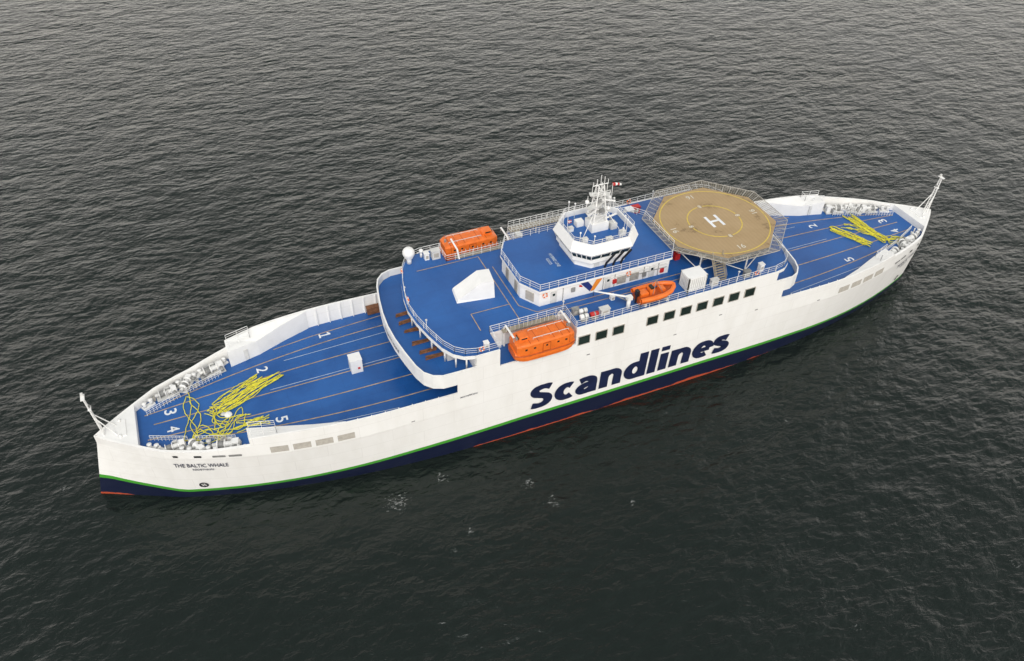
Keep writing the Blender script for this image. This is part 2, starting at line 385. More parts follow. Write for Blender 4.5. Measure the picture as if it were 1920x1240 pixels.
for y in(-7,-4.5,-1.5,1.5,4.5,7):wb.box(-26.43,y,17,.1,1.1,1.7,'louvre_grey')
wb.done('casing_wall',ferry)
for x,y in full(UL)[2:-2]:
    b=MB();b.tube((x+.5,y*.96,M),(x+.5,y*.96,UB),.13,'white_paint',8);b.done('pillar',ferry)
for x in(-7,-4.2,-1.4,4.3,7.2,10.1,12.95,15.85,18.7,21.6):
    for s in(-1,1):
        b=MB();b.box(x,s*12.73,16.5,1.75,.1,1.5,'window_glass');w=b.done('window',hull)
        b=MB()
        for dx,dz,a,h in((0,.80,1.9,.1),(0,-.80,1.9,.1),(-.92,0,.1,1.5),(.92,0,.1,1.5)):b.box(x+dx,s*12.74,16.5+dz,a,.14,h,'louvre_grey')
        b.done('frame',w)
for s in(-1,1):
    for x in(51,48.1,45.2,42.3):
        b=MB()
        for k in range(6):
            x0,x1=s*x-1.15,s*x+1.15
            z=10.15+k*.19
            vs=[(x0,-hw(x0,z)-.05,z),(x1,-hw(x1,z)-.05,z),(x1,-hw(x1,z)-.02,z+.16),(x0,-hw(x0,z)-.02,z+.16)]
            b.add(vs,[(0,1,2,3)],'louvre_grey')
        b.done('side_louvre',hull)
def hull_text(string,x0,x1,z0,h,m,bold=0.,off=.035,space=1.0):
    V,F=text(string,bold,space);b=MB();vs=[]
    for a,q in V:
        x=x0+(x1-x0)*a;z=z0+q*h/.7;vs.append((x,-hw(x,z)-off,z))
    b.add(vs,F,m);return b.done('hull_lettering',hull)
b=MB();word='Scandlines';x0,x1,z0,H=-15.4,19.6,4.95,4.8;tot=sum(GL[ch][0] for ch in word)-.06;kx=(x1-x0)/tot;pen=0;ns=0
for ch in word:
    adv,st=GL[ch]
    for typ,P in st:
        P=[(x0+(pen+a)*kx+.035*q*H,z0+q*H) for a,q in P]
        if typ=='s' and len(P)<20:P=smooth(P)
        bar=(ch=='e' and typ=='l')
        V,F=ribbon(P,1.5,.88 if bar else .98);ns+=1
        b.add([(x,-12.73-.003*(ns%4),z) for x,z in V],F,'navy_paint')
    pen+=adv
b.done('hull_lettering',hull)
hull_text('SMOKE FREE CROSSING',-26.0,-23.4,11.9,.28,'navy_paint',.01)
for s in(-1,1):
    a,b_=(-64.5,-57.8) if s<0 else(57.8,64.5)
    hull_text('THE BALTIC WHALE',a,b_,7.9,.85,'navy_paint',.008,.09)
    a,b_=(-62.4,-59.8) if s<0 else(59.8,62.4)
    hull_text('RØDBYHAVN',a,b_,7.1,.45,'navy_paint',.005,.09)
    b=MB();cx=s*61.8;cz=3.35
    def hp(x,z):return(x,-hw(x,z)-.09,z)
    for k in range(12):
        a0,a1=2*math.pi*k/12,2*math.pi*(k+1)/12
        b.add([hp(cx+.4*math.cos(a0),cz+.4*math.sin(a0)),hp(cx+.62*math.cos(a0),cz+.62*math.sin(a0)),hp(cx+.62*math.cos(a1),cz+.62*math.sin(a1)),hp(cx+.4*math.cos(a1),cz+.4*math.sin(a1))],[(0,1,2,3)],'black_paint')
        if k%3==0:b.add([hp(cx,cz),hp(cx+.4*math.cos(a0),cz+.4*math.sin(a0)),hp(cx+.4*math.cos(a1),cz+.4*math.sin(a1))],[(0,1,2)],'black_paint')
    b.done('thruster_mark',hull)
    for x,w_ in((58.6,1.6),(56.6,1.6),(61.2,.9),(63.9,.6)):
        b=MB();x*=s
        b.add([hp(x-w_/2,10.15),hp(x+w_/2,10.15),hp(x+w_/2,10.5),hp(x-w_/2,10.5)],[(0,1,2,3)],'black_paint' if w_<1 else 'grey_metal');b.done('fairlead',hull)
for x,z in((-33,10.1),(-24.5,12.1),(-6,13.2),(9,12),(17,13.4),(24,12.2),(37,10.1)):
    b=MB();b.box(x,-12.72,z,.5,.06,.16,'grey_metal');b.done('scupper',hull)
V,F=text('THE BALTIC WHALE',.02);b=MB();vs=[]
def rimx(y):
    pts=sorted([(yy,xx) for xx,yy in full(RL)]);return float(np.interp(y,[p[0] for p in pts],[p[1] for p in pts]))
for a,q in V:
    y=1.5-6*a;vs.append((rimx(y)-.05,y,15.5+q*.8))
b.add(vs,F,'navy_paint');b.done('name_lettering',ferry)
# ---- railings
def rail(pts,h=1.15,closed=False,par=None,m='white_paint',r_=.03,sp=1.5,lv=(1,.66,.33)):
    b=MB();P=[Vector(p) for p in pts]
    if closed:P.append(P[0])
    for p,q in zip(P[:-1],P[1:]):
        n=max(1,round((q-p).length/sp))
        for i in range(n+(0 if closed else 1)):
            a=p.lerp(q,i/n);b.tube(a,a+Vector((0,0,h)),r_*1.2,m,4,cap=False)
        for l in lv:b.tube(p+Vector((0,0,h*l)),q+Vector((0,0,h*l)),r_*(1.25 if l==1 else .8),m,4,cap=False)
    return b.done('railing',par or ferry)
z3=lambda A,z:[(x,y,z) for x,y in A]
rail(z3([(x+.25,y*.985) for x,y in full(UL)],U),par=udeck)
rail(z3([(x-.25,y*.985) for x,y in full(UR)],U),par=udeck)
for s in(-1,1):
    rail([(-8.2,s*12.4,U),(2,s*12.4,U)],par=udeck);rail([(10,s*12.4,U),(26,s*12.4,U)],par=udeck)
    rail([(-20,s*12.3,U),(-20,s*8.8,U),(-8.3,s*8.8,U),(-8.3,s*12.3,U)],par=udeck)
    rail([(2,s*12.4,U),(10,s*12.4,U)],par=udeck)
for s in(-1,1):
    for t in(-1,1):
        zt=btop(s*52)-.05
        rail([(s*(XH-.3),t*(wtop(XH)-.5),zt),(s*50.8,t*(wtop(50.8)-.5),zt),(s*50.8,t*(wtop(50.8)-1.8),zt-.1),(s*(XH-.3),t*(wtop(XH)-2),zt-.15)])
        rail([(s*66.6,t*(wtop(66.6)-2.9),D),(s*62,t*(wtop(62)-3.3),D)],sp=.5,h=1.0)
        rail([(s*61,t*(wtop(61)-3.3),D),(s*56,t*(wtop(56)-3.2),D)],sp=.5,h=1.0)
def buoy(x,y,z,par,ax):
    b=MB()
    for k in range(12):
        a0,a1=2*math.pi*k/12,2*math.pi*(k+1)/12
        p=[(x+.36*math.cos(a_)*(ax==0),y+.36*math.cos(a_)*(ax==1),z+.36*math.sin(a_)) for a_ in(a0,a1)]
        b.tube(p[0],p[1],.09,'orange_paint' if k%3 else 'white_paint',6)
    b.done('lifebuoy',par)
for x,y,ax in((-22.5,-12.2,0),(-6,12.2,0),(14,12.2,0),(22.5,-12.25,0),(-28.5,1.5,1),(-27.3,8.2,1)):buoy(x,y,U+.7,udeck,ax)
for x,y in((-27.9,-5),(-28.5,3),(-1.5,12.1),(-8.5,-8.5),(19,-12.2),(18.5,12)):
    b=MB();b.tube((x,y,U),(x,y,U+1.8),.045,'white_paint',5);b.box(x,y,U+1.85,.25,.25,.15,'offwhite_paint');b.done('deck_lamp',udeck)
# ---- deckhouse
DH=[(-13,-3.4),(-11.2,-6.3),(10.4,-6.3),(12,-4.2),(12,4.2),(10.4,6.3),(-11.2,6.3),(-13,3.4)]
b=MB();b.prism(DH,U,21.6,'white_paint');
for x in(-7.5,-.9,1,6,8.5):b.tube((x,-6.38,U+.1),(x,-6.38,21.4),.05,'grey_metal',5)
b.tube((-1,-6.42,20.9),(10,-6.42,20.9),.06,'offwhite_paint',5);b.tube((3,-6.42,20.3),(10,-6.42,20.3),.05,'grey_metal',5)
dh=b.done('deckhouse',ferry)
for y in(-2,1.2):
    b=MB();b.box(-13.05,y,20.1,.1,1.0,1.9,'louvre_grey')
    for k in range(6):b.box(-13.12,y,19.4+k*.28,.05,.95,.08,'grey_metal')
    b.done('louvre',dh)
b=MB();b.box(-12.15,-4.9,20.2,1.4,.12,1.5,'louvre_grey',rad(-58));b.done('louvre',dh)
for x in(2.2,4.4):
    b=MB();b.box(x,-6.34,20.0,1.5,.12,1.3,'louvre_grey')
    for k in range(5):b.box(x,-6.42,19.5+k*.25,1.4,.05,.08,'grey_metal')
    b.done('louvre',dh)
for x in(-9,-.1,7.4):
    b=MB();b.box(x,-6.34,U+1.15,.95,.14,2.,'offwhite_paint');b.box(x,-6.42,U+1.6,.4,.05,.4,'window_glass');b.done('door',dh)
for x,z,mm in((-5.9,20.6,'grey_metal'),(9.2,19.8,'red_paint'),(1,20.1,'red_paint'),(6.1,19.9,'grey_metal')):
    b=MB();b.box(x,-6.4,z,.6,.25,.7,mm);b.done('wall_box',dh)
for x in(-10.4,3.3):buoy(x,-6.45,20.9,dh,0)
b=MB();b.prism([(x*1.02,y*1.05) for x,y in DH],21.6,22.0,'white_paint','blue_deck');roof=b.done('deckhouse_roof',dh)
rail(z3([(x*1.01,y*1.03) for x,y in DH],22.0),closed=True,par=dh)
b=MB()
def para(pts,m):b.add([(x,-6.37,z) for x,z in pts],[tuple(range(len(pts)))],m)
para([(-4.7,21.35),(-3.5,21.35),(-2.65,20.2),(-3.05,19.4)],'emblem_blue')
para([(-4.9,21.15),(-4.9,20.75),(-4.3,20.6),(-4.55,21.0)],'red_paint')
para([(-2.95,19.4),(-2.35,19.4),(-1.1,21.35),(-2.1,21.35),(-2.62,20.35)],'emblem_orange')
b.done('company_emblem',dh)
b=MB();flat_text(b,'HYBRID LINE',-6.2,-.6,22.025,rad(-90),.5,3.4,'white_line',.01);b.done('roof_lettering',roof)
b=MB();flat_text(b,'02023',-7.1,-.6,22.025,rad(-90),.45,1.5,'white_line',.01);b.done('roof_lettering',roof)
# ---- bridge
def octp(cx,cy,a,b_,ch):return[(cx-a,cy-b_+ch),(cx-a+ch,cy-b_),(cx+a-ch,cy-b_),(cx+a,cy-b_+ch),(cx+a,cy+b_-ch),(cx+a-ch,cy+b_),(cx-a+ch,cy+b_),(cx-a,cy+b_-ch)]
O0=octp(.7,0,4.6,4.4,1.8);O1=octp(.7,0,5.1,4.75,2.0);O1b=octp(.7,0,5.45,5.05,2.2);O2=octp(.7,0,5.7,5.25,2.3);O3=octp(.7,0,5.1,4.65,2.1)
b=MB();b.frus(O0,22.0,O0,22.7,'white_paint',cap=False);b.frus(O0,22.7,O1,23.1,'white_paint',cap=False);b.frus(O1,23.1,O1,23.75,'white_paint');b.frus(O1b,24.55,O2,24.9,'white_paint',cap=False);b.frus(O2,24.9,O3,26.3,'white_paint',cap=False)
O4=[(.7+(x-.7)*.955,y*.955) for x,y in O3];ZR=25.4
b.frus(O4[::-1],ZR,O4[::-1],26.3,'white_paint',cap=False)
for i in range(8):
    j=(i+1)%8;b.add([(*O3[i],26.3),(*O3[j],26.3),(*O4[j],26.3),(*O4[i],26.3)],[(0,1,2,3)],'white_paint')
b.add([(x,y,ZR) for x,y in O4],[tuple(range(8))],'blue_deck')
for i in range(8):
    for k in range(4):
        t=k/4
        p=[O1[i][j]*(1-t)+O1[(i+1)%8][j]*t for j in(0,1)];p2=[O1b[i][j]*(1-t)+O1b[(i+1)%8][j]*t for j in(0,1)];b.tube((p[0],p[1],23.73),(p2[0],p2[1],24.58),.07,'white_paint',4)
bridge=b.done('navigation_bridge',dh)
b=MB();b.frus([(x*.995,y*.99) for x,y in O1],23.74,[(x*.995,y*.99) for x,y in O1b],24.57,'window_glass');b.done('bridge_window',bridge)
rail(z3([(.7+(x-.7)*.98,y*.98) for x,y in O3],26.3),closed=True,par=bridge,h=.7,lv=(1,.5))
b=MB();b.box(-1.2,-4.43,22.85,.9,.1,1.5,'offwhite_paint');b.done('door',bridge)
for k,x in enumerate((-.1,1.3,2.6)):
    b=MB();b.poly([(x,-5.0,22.1),(x+.1,-5.2,23.0),(x+.5,-5.6,24.0),(x+.9,-5.9,24.9)],.17,'black_paint',8);b.done('exhaust_pipe',bridge)
b=MB();mx_,my_=1.0,.4
b.box(mx_,my_,ZR+.7,2.8,2.3,1.4,'white_paint');b.box(mx_-2.2,my_+1.5,ZR+.45,1.2,1.0,.9,'white_paint');b.box(mx_+2.2,my_-.9,ZR+.5,1.0,1.1,1.0,'offwhite_paint');zb=ZR+1.4;zt=ZR+7.4
for dx in(-1.15,1.15):
    for dy in(-.95,.95):b.tube((mx_+dx,my_+dy,zb-.6),(mx_+dx*.35,my_+dy*.35,zt),.11,'white_paint',6)
for k in range(5):
    q=1-k/5*.65;q2=1-(k+1)/5*.65;za=zb+k*1.18;zb2=za+1.18
    for n_,(sx_,sy_) in enumerate((((-1,-1),(1,-1)),((1,-1),(1,1)),((1,1),(-1,1)),((-1,1),(-1,-1)))):
        A_=(mx_+1.15*sx_[0]*q,my_+.95*sx_[1]*q,za);B_=(mx_+1.15*sy_[0]*q2,my_+.95*sy_[1]*q2,zb2);C_=(mx_+1.15*sy_[0]*q,my_+.95*sy_[1]*q,za)
        b.tube(A_,B_,.055,'offwhite_paint' if n_%2 else 'white_paint',4);b.tube(A_,C_,.055,'white_paint',4)
for z,w_,dr in((zb+1.4,3.8,0),(zb+2.9,4.6,.4),(zb+4.4,3.0,-.3)):
    b.box(mx_,my_,z,w_,1.0,.08,'offwhite_paint',dr)
    b.tube((mx_-w_/2,my_-.4,z+.6),(mx_+w_/2,my_-.4,z+.6),.035,'white_paint',4)
    for q in(-1,-.5,0,.5,1):b.tube((mx_+q*w_/2,my_-.4,z),(mx_+q*w_/2,my_-.4,z+.6),.035,'white_paint',4)
for dx,dy,z in((-1.5,0,zb+1.4),(1.8,.3,zb+2.9),(-1.8,.3,zb+2.9),(1.5,-.2,zb+1.4)):b.sphere(mx_+dx,my_+dy,z+.4,.33,'white_paint')
for dx,h in((0,1.6),(-.6,1.0),(.6,1.2),(-1.2,.6),(1.2,.7)):b.tube((mx_+dx,my_,zt-.1),(mx_+dx,my_,zt+h),.045,'white_paint',4)
for dx,dz in((-2.0,zb+2.95),(2.0,zb+2.95),(1.4,zb+4.4),(-1.3,zb+4.4),(-2.1,zb+1.45),(2.1,zb+1.45)):b.tube((mx_+dx*.9,my_+.2,dz),(mx_+dx*.9,my_+.2,dz+1.4),.045,'white_paint',4)
b.tube((mx_-1.2,my_,zt),(mx_+1.2,my_,zt),.07,'white_paint');b.tube((mx_,my_-.9,zt-.7),(mx_,my_+.9,zt-.7),.07,'white_paint')
b.tube((mx_-3.0,my_-1.6,ZR),(mx_-.6,my_-.4,zb+2.4),.06,'white_paint',4);b.tube((mx_+3.0,my_-1.6,ZR),(mx_+.6,my_-.4,zb+2.4),.06,'white_paint',4)
b.box(mx_+.1,my_-.85,zb+2.1,.7,.3,.7,'grey_metal');b.box(mx_-.3,my_-.6,zb+3.7,.6,.3,.5,'grey_metal')
mast=b.done('radar_mast',bridge)
for z,w_,an,dx in((zb+1.7,3.2,.5,-.9),(zb+3.2,2.4,-.6,1.0),(zb+.2,2.2,.2,1.9)):
    b=MB();b.box(mx_+dx,my_-.6,z+.35,w_,.22,.2,'white_paint',an);b.tube((mx_+dx,my_-.6,z-.2),(mx_+dx,my_-.6,z+.3),.16,'grey_metal',8);b.done('radar_scanner',mast)
for x,y,h in((-3.9,1.8,2.6),(-3.2,-2.4,1.9),(4.7,2.2,3.2),(5.0,-1.0,1.9),(-1,3.8,2.6),(3.4,3.8,3.2),(-1.6,-3.8,1.8),(3,-3.9,2.1),(-2.4,3.2,3.6),(4.4,-2.6,2.4)):
    b=MB();b.tube((x,y,ZR),(x,y,ZR+h),.045,'white_paint',4);b.sphere(x,y,ZR+h,.15,'white_paint',n=8);b.done('antenna',bridge)
for x,y,a_,h in((-2.4,-2.4,.8,.7),(3.6,-2.8,.9,.8),(-3,1.0,.7,.6),(3.4,2.4,.7,.9),(1.2,-3.3,.9,.5)):
    b=MB();b.box(x,y,ZR+h/2,a_,.6,h,'white_paint');b.box(x,y,ZR+h+.03,a_+.1,.7,.06,'offwhite_paint');b.done('roof_box',bridge)
b=MB();b.tube((4.6,2.9,ZR),(4.6,2.9,ZR+5.4),.05,'white_paint');pole=b.done('windsock_pole',bridge)
b=MB()
for k in range(4):b.tube((4.6+k*.36,2.9,ZR+5.2-.02*k*k),(4.6+(k+1)*.36,2.9,ZR+5.2-.02*(k+1)**2),.28-.03*k,'red_paint' if k%2==0 else 'white_paint',8,r1=.28-.03*(k+1))
b.done('windsock',pole)
b=MB();b.tube((-3.8,.6,ZR),(-3.8,.6,ZR+2.5),.04,'white_paint');pole=b.done('flag_pole',bridge)
b=MB()
g=[[(-3.8+.11*i,.6-.1*math.sin(i*.9),ZR+2.4-j*.18-.03*i) for i in range(7)] for j in range(4)]
b.add([p for r_ in g for p in r_],[(j*7+i,j*7+i+1,(j+1)*7+i+1,(j+1)*7+i) for j in range(3) for i in range(6) if not(j==1 or i==2)],'red_paint')
b.add([(x,y-.001,z) for r_ in g for x,y,z in r_],[(j*7+i,j*7+i+1,(j+1)*7+i+1,(j+1)*7+i) for j in range(3) for i in range(6) if (j==1 or i==2)],'digit_white')
b.done('flag',pole)
# ---- helideck
HX,HY,HZ=21.6,-1.25,22.4
def ring(mb,cx,cy,z,r0,r1,m,n=64):
    vs=[];
    for i in range(n):
        t=2*math.pi*i/n;vs+= [(cx+r0*math.cos(t),cy+r0*math.sin(t),z),(cx+r1*math.cos(t),cy+r1*math.sin(t),z)]
    mb.add(vs,[(2*i,2*i+1,(2*i+3)%(2*n),(2*i+2)%(2*n)) for i in range(n)],m)
oc=lambda R,z=None:[(HX+R*math.cos(rad(22.5+45*i)),HY+R*math.sin(rad(22.5+45*i)))+(() if z is None else(z,)) for i in range(8)]
b=MB();b.prism(oc(9.9),HZ-.35,HZ,'grey_metal','helideck_tan');heli=b.done('helideck',ferry)
b=MB();ring(b,HX,HY,HZ+.012,8.56,8.75,'yellow_line');b.done('landing_circle',heli)
b=MB();ring(b,HX,HY,HZ+.012,4.2,4.40,'yellow_line');b.done('landing_circle',heli)
b=MB()
b.box(HX-.88,HY,HZ+.006,.46,3.0,.016,'digit_white');b.box(HX+.88,HY,HZ+.006,.46,3.0,.016,'digit_white');b.box(HX,HY,HZ+.007,1.30,.44,.014,'digit_white')
b.done('landing_marking',heli)
for k in range(4):
    a=rad(90*k)
    b=MB();flat_text(b,'16',HX+7.3*math.cos(a),HY+7.3*math.sin(a),HZ+.014,a+math.pi/2,1.0,1.15,'heli_number',.008);b.done('landing_number',heli)
    b=MB();x,y=HX+4.33*math.cos(a),HY+4.33*math.sin(a);b.add([(x+.5*math.cos(j*math.pi/8),y+.5*math.sin(j*math.pi/8),HZ+.016) for j in range(16)],[tuple(range(16))],'helideck_tan')
    flat_text(b,'8',x,y,HZ+.022,a+math.pi/2,.75,.5,'heli_number',.01);b.done('landing_number',heli)
b=MB()
for i in range(8):
    p0,p1=oc(10.0,HZ-.1)[i],oc(10.0,HZ-.1)[(i+1)%8];q0,q1=oc(11.6,HZ+.3)[i],oc(11.6,HZ+.3)[(i+1)%8]
    p0,p1,q0,q1=map(Vector,(p0,p1,q0,q1))
    for k in range(21):b.tube(p0.lerp(p1,k/21),q0.lerp(q1,k/21),.055 if k%3==0 else .022,'net_frame' if k%3==0 else 'tan_net',4,cap=False)
    for l in(.14,.28,.42,.56,.7,.85,1):b.tube(p0.lerp(q0,l),p1.lerp(q1,l),.022 if l<1 else .06,'tan_net' if l<1 else 'net_frame',4,cap=False)
b.done('safety_net',heli)
b=MB()
for i in range(8):
    a=rad(45*i);x,y=HX+6.6*math.cos(a),HY+6.6*math.sin(a);a2=rad(45*i+45);x2,y2=HX+6.6*math.cos(a2),HY+6.6*math.sin(a2)
    b.tube((x,y,U),(x,y,HZ-.35),.14,'offwhite_paint',8)
    b.tube((x,y,U+.2),(HX+9*math.cos(a),HY+9*math.sin(a),HZ-.4),.1,'offwhite_paint',6)
    b.tube((x,y,U+.2),(x2,y2,HZ-.5),.09,'offwhite_paint',6);b.tube((x2,y2,U+.2),(x,y,HZ-.5),.09,'offwhite_paint',6)
    for R in(6.6,9.2):b.tube((HX+R*math.cos(a),HY+R*math.sin(a),HZ-.5),(HX+R*math.cos(a2),HY+R*math.sin(a2),HZ-.5),.12,'offwhite_paint',6)
    xx,yy=HX+9.2*math.cos(a),HY+9.2*math.sin(a);xx2,yy2=HX+9.2*math.cos(a2),HY+9.2*math.sin(a2)
    if abs(yy)<12:b.tube((xx,yy,U),(xx,yy,HZ-.5),.12,'offwhite_paint',6)
    if abs(yy)<12 and abs(yy2)<12:b.tube((xx,yy,U+.1),(xx2,yy2,HZ-.6),.08,'offwhite_paint',6);b.tube((xx2,yy2,U+.1),(xx,yy,HZ-.6),.08,'offwhite_paint',6)
b.done('helideck_support',heli)
for x,y in((12.0,4.8),(13.4,-3.8)):
    b=MB();b.box(x,y,U+.6,.9,.9,1.1,'red_paint');b.tube((x,y,U+1.1),(x+.6,y,U+1.8),.1,'red_paint');b.done('fire_monitor',heli)
b=MB();sxx=16.7
for k in range(10):
    t=k/9;b.box(sxx,-9.3-1.9*t,HZ-.2-t*2.9,1.7,.26,.07,'tan_net')
for dx in(-.9,.9):
    b.tube((sxx+dx,-9.2,HZ-.1),(sxx+dx,-11.3,U+.1),.08,'tan_net')
    for h in(.5,1):b.tube((sxx+dx,-9.2,HZ-.1+h),(sxx+dx,-11.3,U+.1+h),.04,'tan_net')
    for q in(0,.5,1):b.tube((sxx+dx,-9.2-2.1*q,HZ-.1-3.2*q),(sxx+dx,-9.2-2.1*q,HZ+.9-3.2*q),.04,'tan_net')
b.done('stair',heli)
b=MB();b.box(-2,11.2,U+1.35,13,1.3,.1,'tan_net')
for k in range(27):b.box(-8.4+k*.5,11.2,U+1.42,.07,1.3,.05,'offwhite_paint')
for x in(-8,-4,0,4):
    for y in(10.7,11.7):b.tube((x,y,U),(x,y,U+1.3),.08,'white_paint')
b.done('gangway',ferry);rail([(-8.4,10.55,U+1.4),(4.4,10.55,U+1.4)],sp=1);rail([(-8.4,11.85,U+1.4),(4.4,11.85,U+1.4)],sp=1)
b=MB()
vs=[(-22,-1.2,U),(-16.4,-2.0,U),(-16,1.2,U),(-21.6,2.0,U),(-21.8,-1.1,U+.4),(-18.3,-1.6,U+3.0),(-16.5,-1.9,U+3.0),(-16.1,1.1,U+3.0),(-17.9,1.4,U+3.0),(-21.5,1.9,U+.4)]
b.add(vs,[(0,1,6,5,4),(1,2,7,6),(2,3,9,8,7),(3,0,4,9),(4,5,8,9),(5,6,7,8)],'white_paint')
b.box(-16.15,-.4,U+1.2,.08,.9,1.6,'offwhite_paint');b.done('ventilation_housing',ferry)
for x,y,rr,h in((-25.4,10.6,.95,1.2),(-23.2,11.4,.35,.9)):
    b=MB();b.tube((x,y,U),(x,y,U+h),.3*rr+.1,'white_paint',10);b.sphere(x,y,U+h+rr*.8,rr,'white_paint',n=20);b.tube((x,y,U+h-.1),(x,y,U+h+.1),rr*.7,'white_paint',12);b.done('satellite_dome',ferry)
for x,y,sx_,sy_,sz_,mm in((-21.2,10.4,1.3,.9,1.5,'offwhite_paint'),(-22.6,10.6,.7,.7,1.1,'white_paint'),(12.5,9.5,1.2,1.2,1.3,'white_paint'),(-7.4,10.0,.8,1.4,1.2,'offwhite_paint'),(15.2,-11.6,1.2,.6,1.1,'offwhite_paint'),(21,-11.7,1.,.6,1.1,'grey_metal'),(24,-11.2,.7,.7,1.2,'white_paint'),(-3.2,-11.2,1.4,.8,1.,'offwhite_paint'),(-.6,-8.8,.6,.6,.7,'white_paint'),(14,10,1.4,.9,1.1,'red_paint'),(27.5,6,1.3,1.3,1.2,'white_paint'),(8.2,9.6,1.2,.8,1.3,'white_paint'),(-7.2,-9.8,.9,.6,1.1,'grey_metal'),(-21.5,-11.3,.6,.6,.8,'white_paint')):
    b=MB();b.box(x,y,U+sz_/2,sx_,sy_,sz_,mm);b.box(x,y,U+sz_+.04,sx_+.15,sy_+.15,.08,mm);b.box(x,y-sy_/2-.02,U+sz_*.5,sx_*.6,.04,sz_*.5,'louvre_grey');b.done('deck_cabinet',ferry)
b=MB()
def ln2(p,q,w_=.13,z=U+.012,m='orange_line'):
    p=Vector(p);q=Vector(q);d=(q-p).normalized();n=Vector((-d.y,d.x))*w_/2
    b.add([(*(p-n),z),(*(q-n),z),(*(q+n),z),(*(p+n),z)],[(0,1,2,3)],m)
for k,a in enumerate(([(-15,-8.4),(-15,8.2)],[(-15,-8.4),(14,-8.4)],[(-13.9,-5),(-12,-7.3)],[(-13.9,-5),(-13.9,5)],[(-12,-7.3),(12,-7.3)],[(-25,8.2),(-15,8.2)],[(-21,-4.2),(-21,-8)],[(-21,-4.2),(-15,-4.2)],[(-14,9.4),(12,9.4)])):ln2(*a,z=U+.012+.002*k)
b.done('deck_marking',udeck)
for k,(x,y,l) in enumerate(((-29.1,2.9,2.4),(-29.2,1.1,2.4),(-29.1,-1.0,2.2),(-28.7,-3.9,2.6),(-28.3,-6.0,2.5),(-27.8,-7.4,2.7))):
    b=MB()
    for j in range(3):b.box(x+.1*j,y+.24*(j-1),M+.11+.06*(j%2),l,.16,.18,'wood',rad(random.uniform(-6,6)))
    b.done('timber_beam',None,label='stack of brown wooden dunnage beams on the blue deck',category='timber',group='timber stacks on the curved deck')
b=MB();b.box(-31.5,11.9,D+.7,2.2,.8,1.2,'wood');b.box(-31.5,11.9,D+1.35,2.3,.9,.1,'wood');b.done('deck_locker',ferry)
b=MB();b.box(-37.5,.5,D+1.2,1.7,1.7,2.4,'white_paint');b.box(-37.5,.5,D+2.43,1.8,1.8,.08,'white_paint');b.box(-38.37,.5,D+1.1,.05,.8,1.7,'offwhite_paint');b.box(-37.2,-.37,D+.9,.35,.06,.35,'red_paint');b.done('ventilation_hood',ferry)
b=MB();b.box(12,-10.6,U+1.35,3.2,2.4,2.5,'white_paint')
for k in range(9):b.box(10.6+k*.35,-11.83,U+1.35,.12,.06,2.2,'offwhite_paint')
for k in range(7):b.box(10.38,-11.6+k*.33,U+1.35,.06,.12,2.2,'offwhite_paint')
for x in(10.5,13.5):
    for y in(-11.7,-9.5):b.box(x,y,U+1.36,.2,.2,2.62,'offwhite_paint')
b.done('container',None,label='small white steel container standing on the blue upper deck',category='container')
for k,(x,y) in enumerate(((-6.6,-11.4),(-5.0,-11.5),(-6.2,-10.3))):
    b=MB();b.tube((x-.6,y,U+.75),(x+.6,y,U+.75),.36,'white_paint' if k!=1 else 'red_paint',12);b.tube((x-.1,y,U+.75),(x+.1,y,U+.75),.38,'grey_metal',12);b.box(x,y,U+.2,1.0,.8,.4,'grey_metal')
    b.done('liferaft_canister',None,label='white liferaft canister on a grey cradle' if k!=1 else 'red liferaft canister on a grey cradle',category='liferaft',group='liferaft canisters on the upper deck')
b=MB();b.tube((.6,-11.4,U),(.6,-11.4,U+1.7),.3,'white_paint',12);b.box(.6,-11.4,U+1.9,.8,.7,.6,'white_paint')
b.tube((.6,-11.4,U+2.0),(-4.0,-9.0,U+2.7),.17,'white_paint',8,r1=.1);b.tube((.6,-11.4,U+1.2),(-1.2,-10.5,U+2.2),.09,'grey_metal',8);b.tube((-4.0,-9,U+2.7),(-4.0,-9,U+1.8),.04,'black_paint')
b.done('deck_crane',ferry)
for s in(-1,1):
    for x in(-17.9,-9.4):
        b=MB()
        b.tube((x,s*8.5,U-.5),(x,s*9.6,U+1.2),.15,'white_paint',6);b.tube((x,s*9.6,U+1.2),(x,s*12.4,U+1.3),.15,'white_paint',6);b.tube((x,s*12.4,U+1.3),(x,s*12.5,U+.6),.07,'grey_metal',6)
        b.tube((x,s*9.1,16),(x,s*9.1,19),.16,'white_paint',6)
        b.done('davit',ferry)
    b=MB();b.box(-14.2,s*9.25,U+.06,8.2,.9,.08,'tan_net')
    for k in range(12):b.box(-17.8+k*.65,s*9.6,U+.5,.06,.06,.9,'offwhite_paint')
    b.done('embarkation_platform',ferry)
# ------------------------------------------------ lifeboats
def loft(mb,secs,m):
    n=len(secs[0]);vs=[p for s_ in secs for p in s_]
    fs=[(i*n+k,i*n+(k+1)%n,(i+1)*n+(k+1)%n,(i+1)*n+k) for i in range(len(secs)-1) for k in range(n)]
    mb.add(vs,fs,m,False);mb.add(vs,[tuple(range(n-1,-1,-1)),tuple((len(secs)-1)*n+k for k in range(n))],m)
def se(x,b_,z0,z1,p,n=20):
    out=[];zc=(z0+z1)/2;h=(z1-z0)/2
    for k in range(n):
        t=2*math.pi*k/n;C,S_=math.cos(t),math.sin(t)
        out.append((x,b_*math.copysign(abs(C)**(2/p),C),zc+h*math.copysign(abs(S_)**(2/p),S_)))
    return out
lb=empty('lifeboat',(-13.4,-12.0,16.0),label='orange enclosed lifeboat hanging from white davits beside the ferry',category='lifeboat',group='orange lifeboats slung on the ferry')
lb.scale=(.95,.97,.98)
b=MB();secs=[]
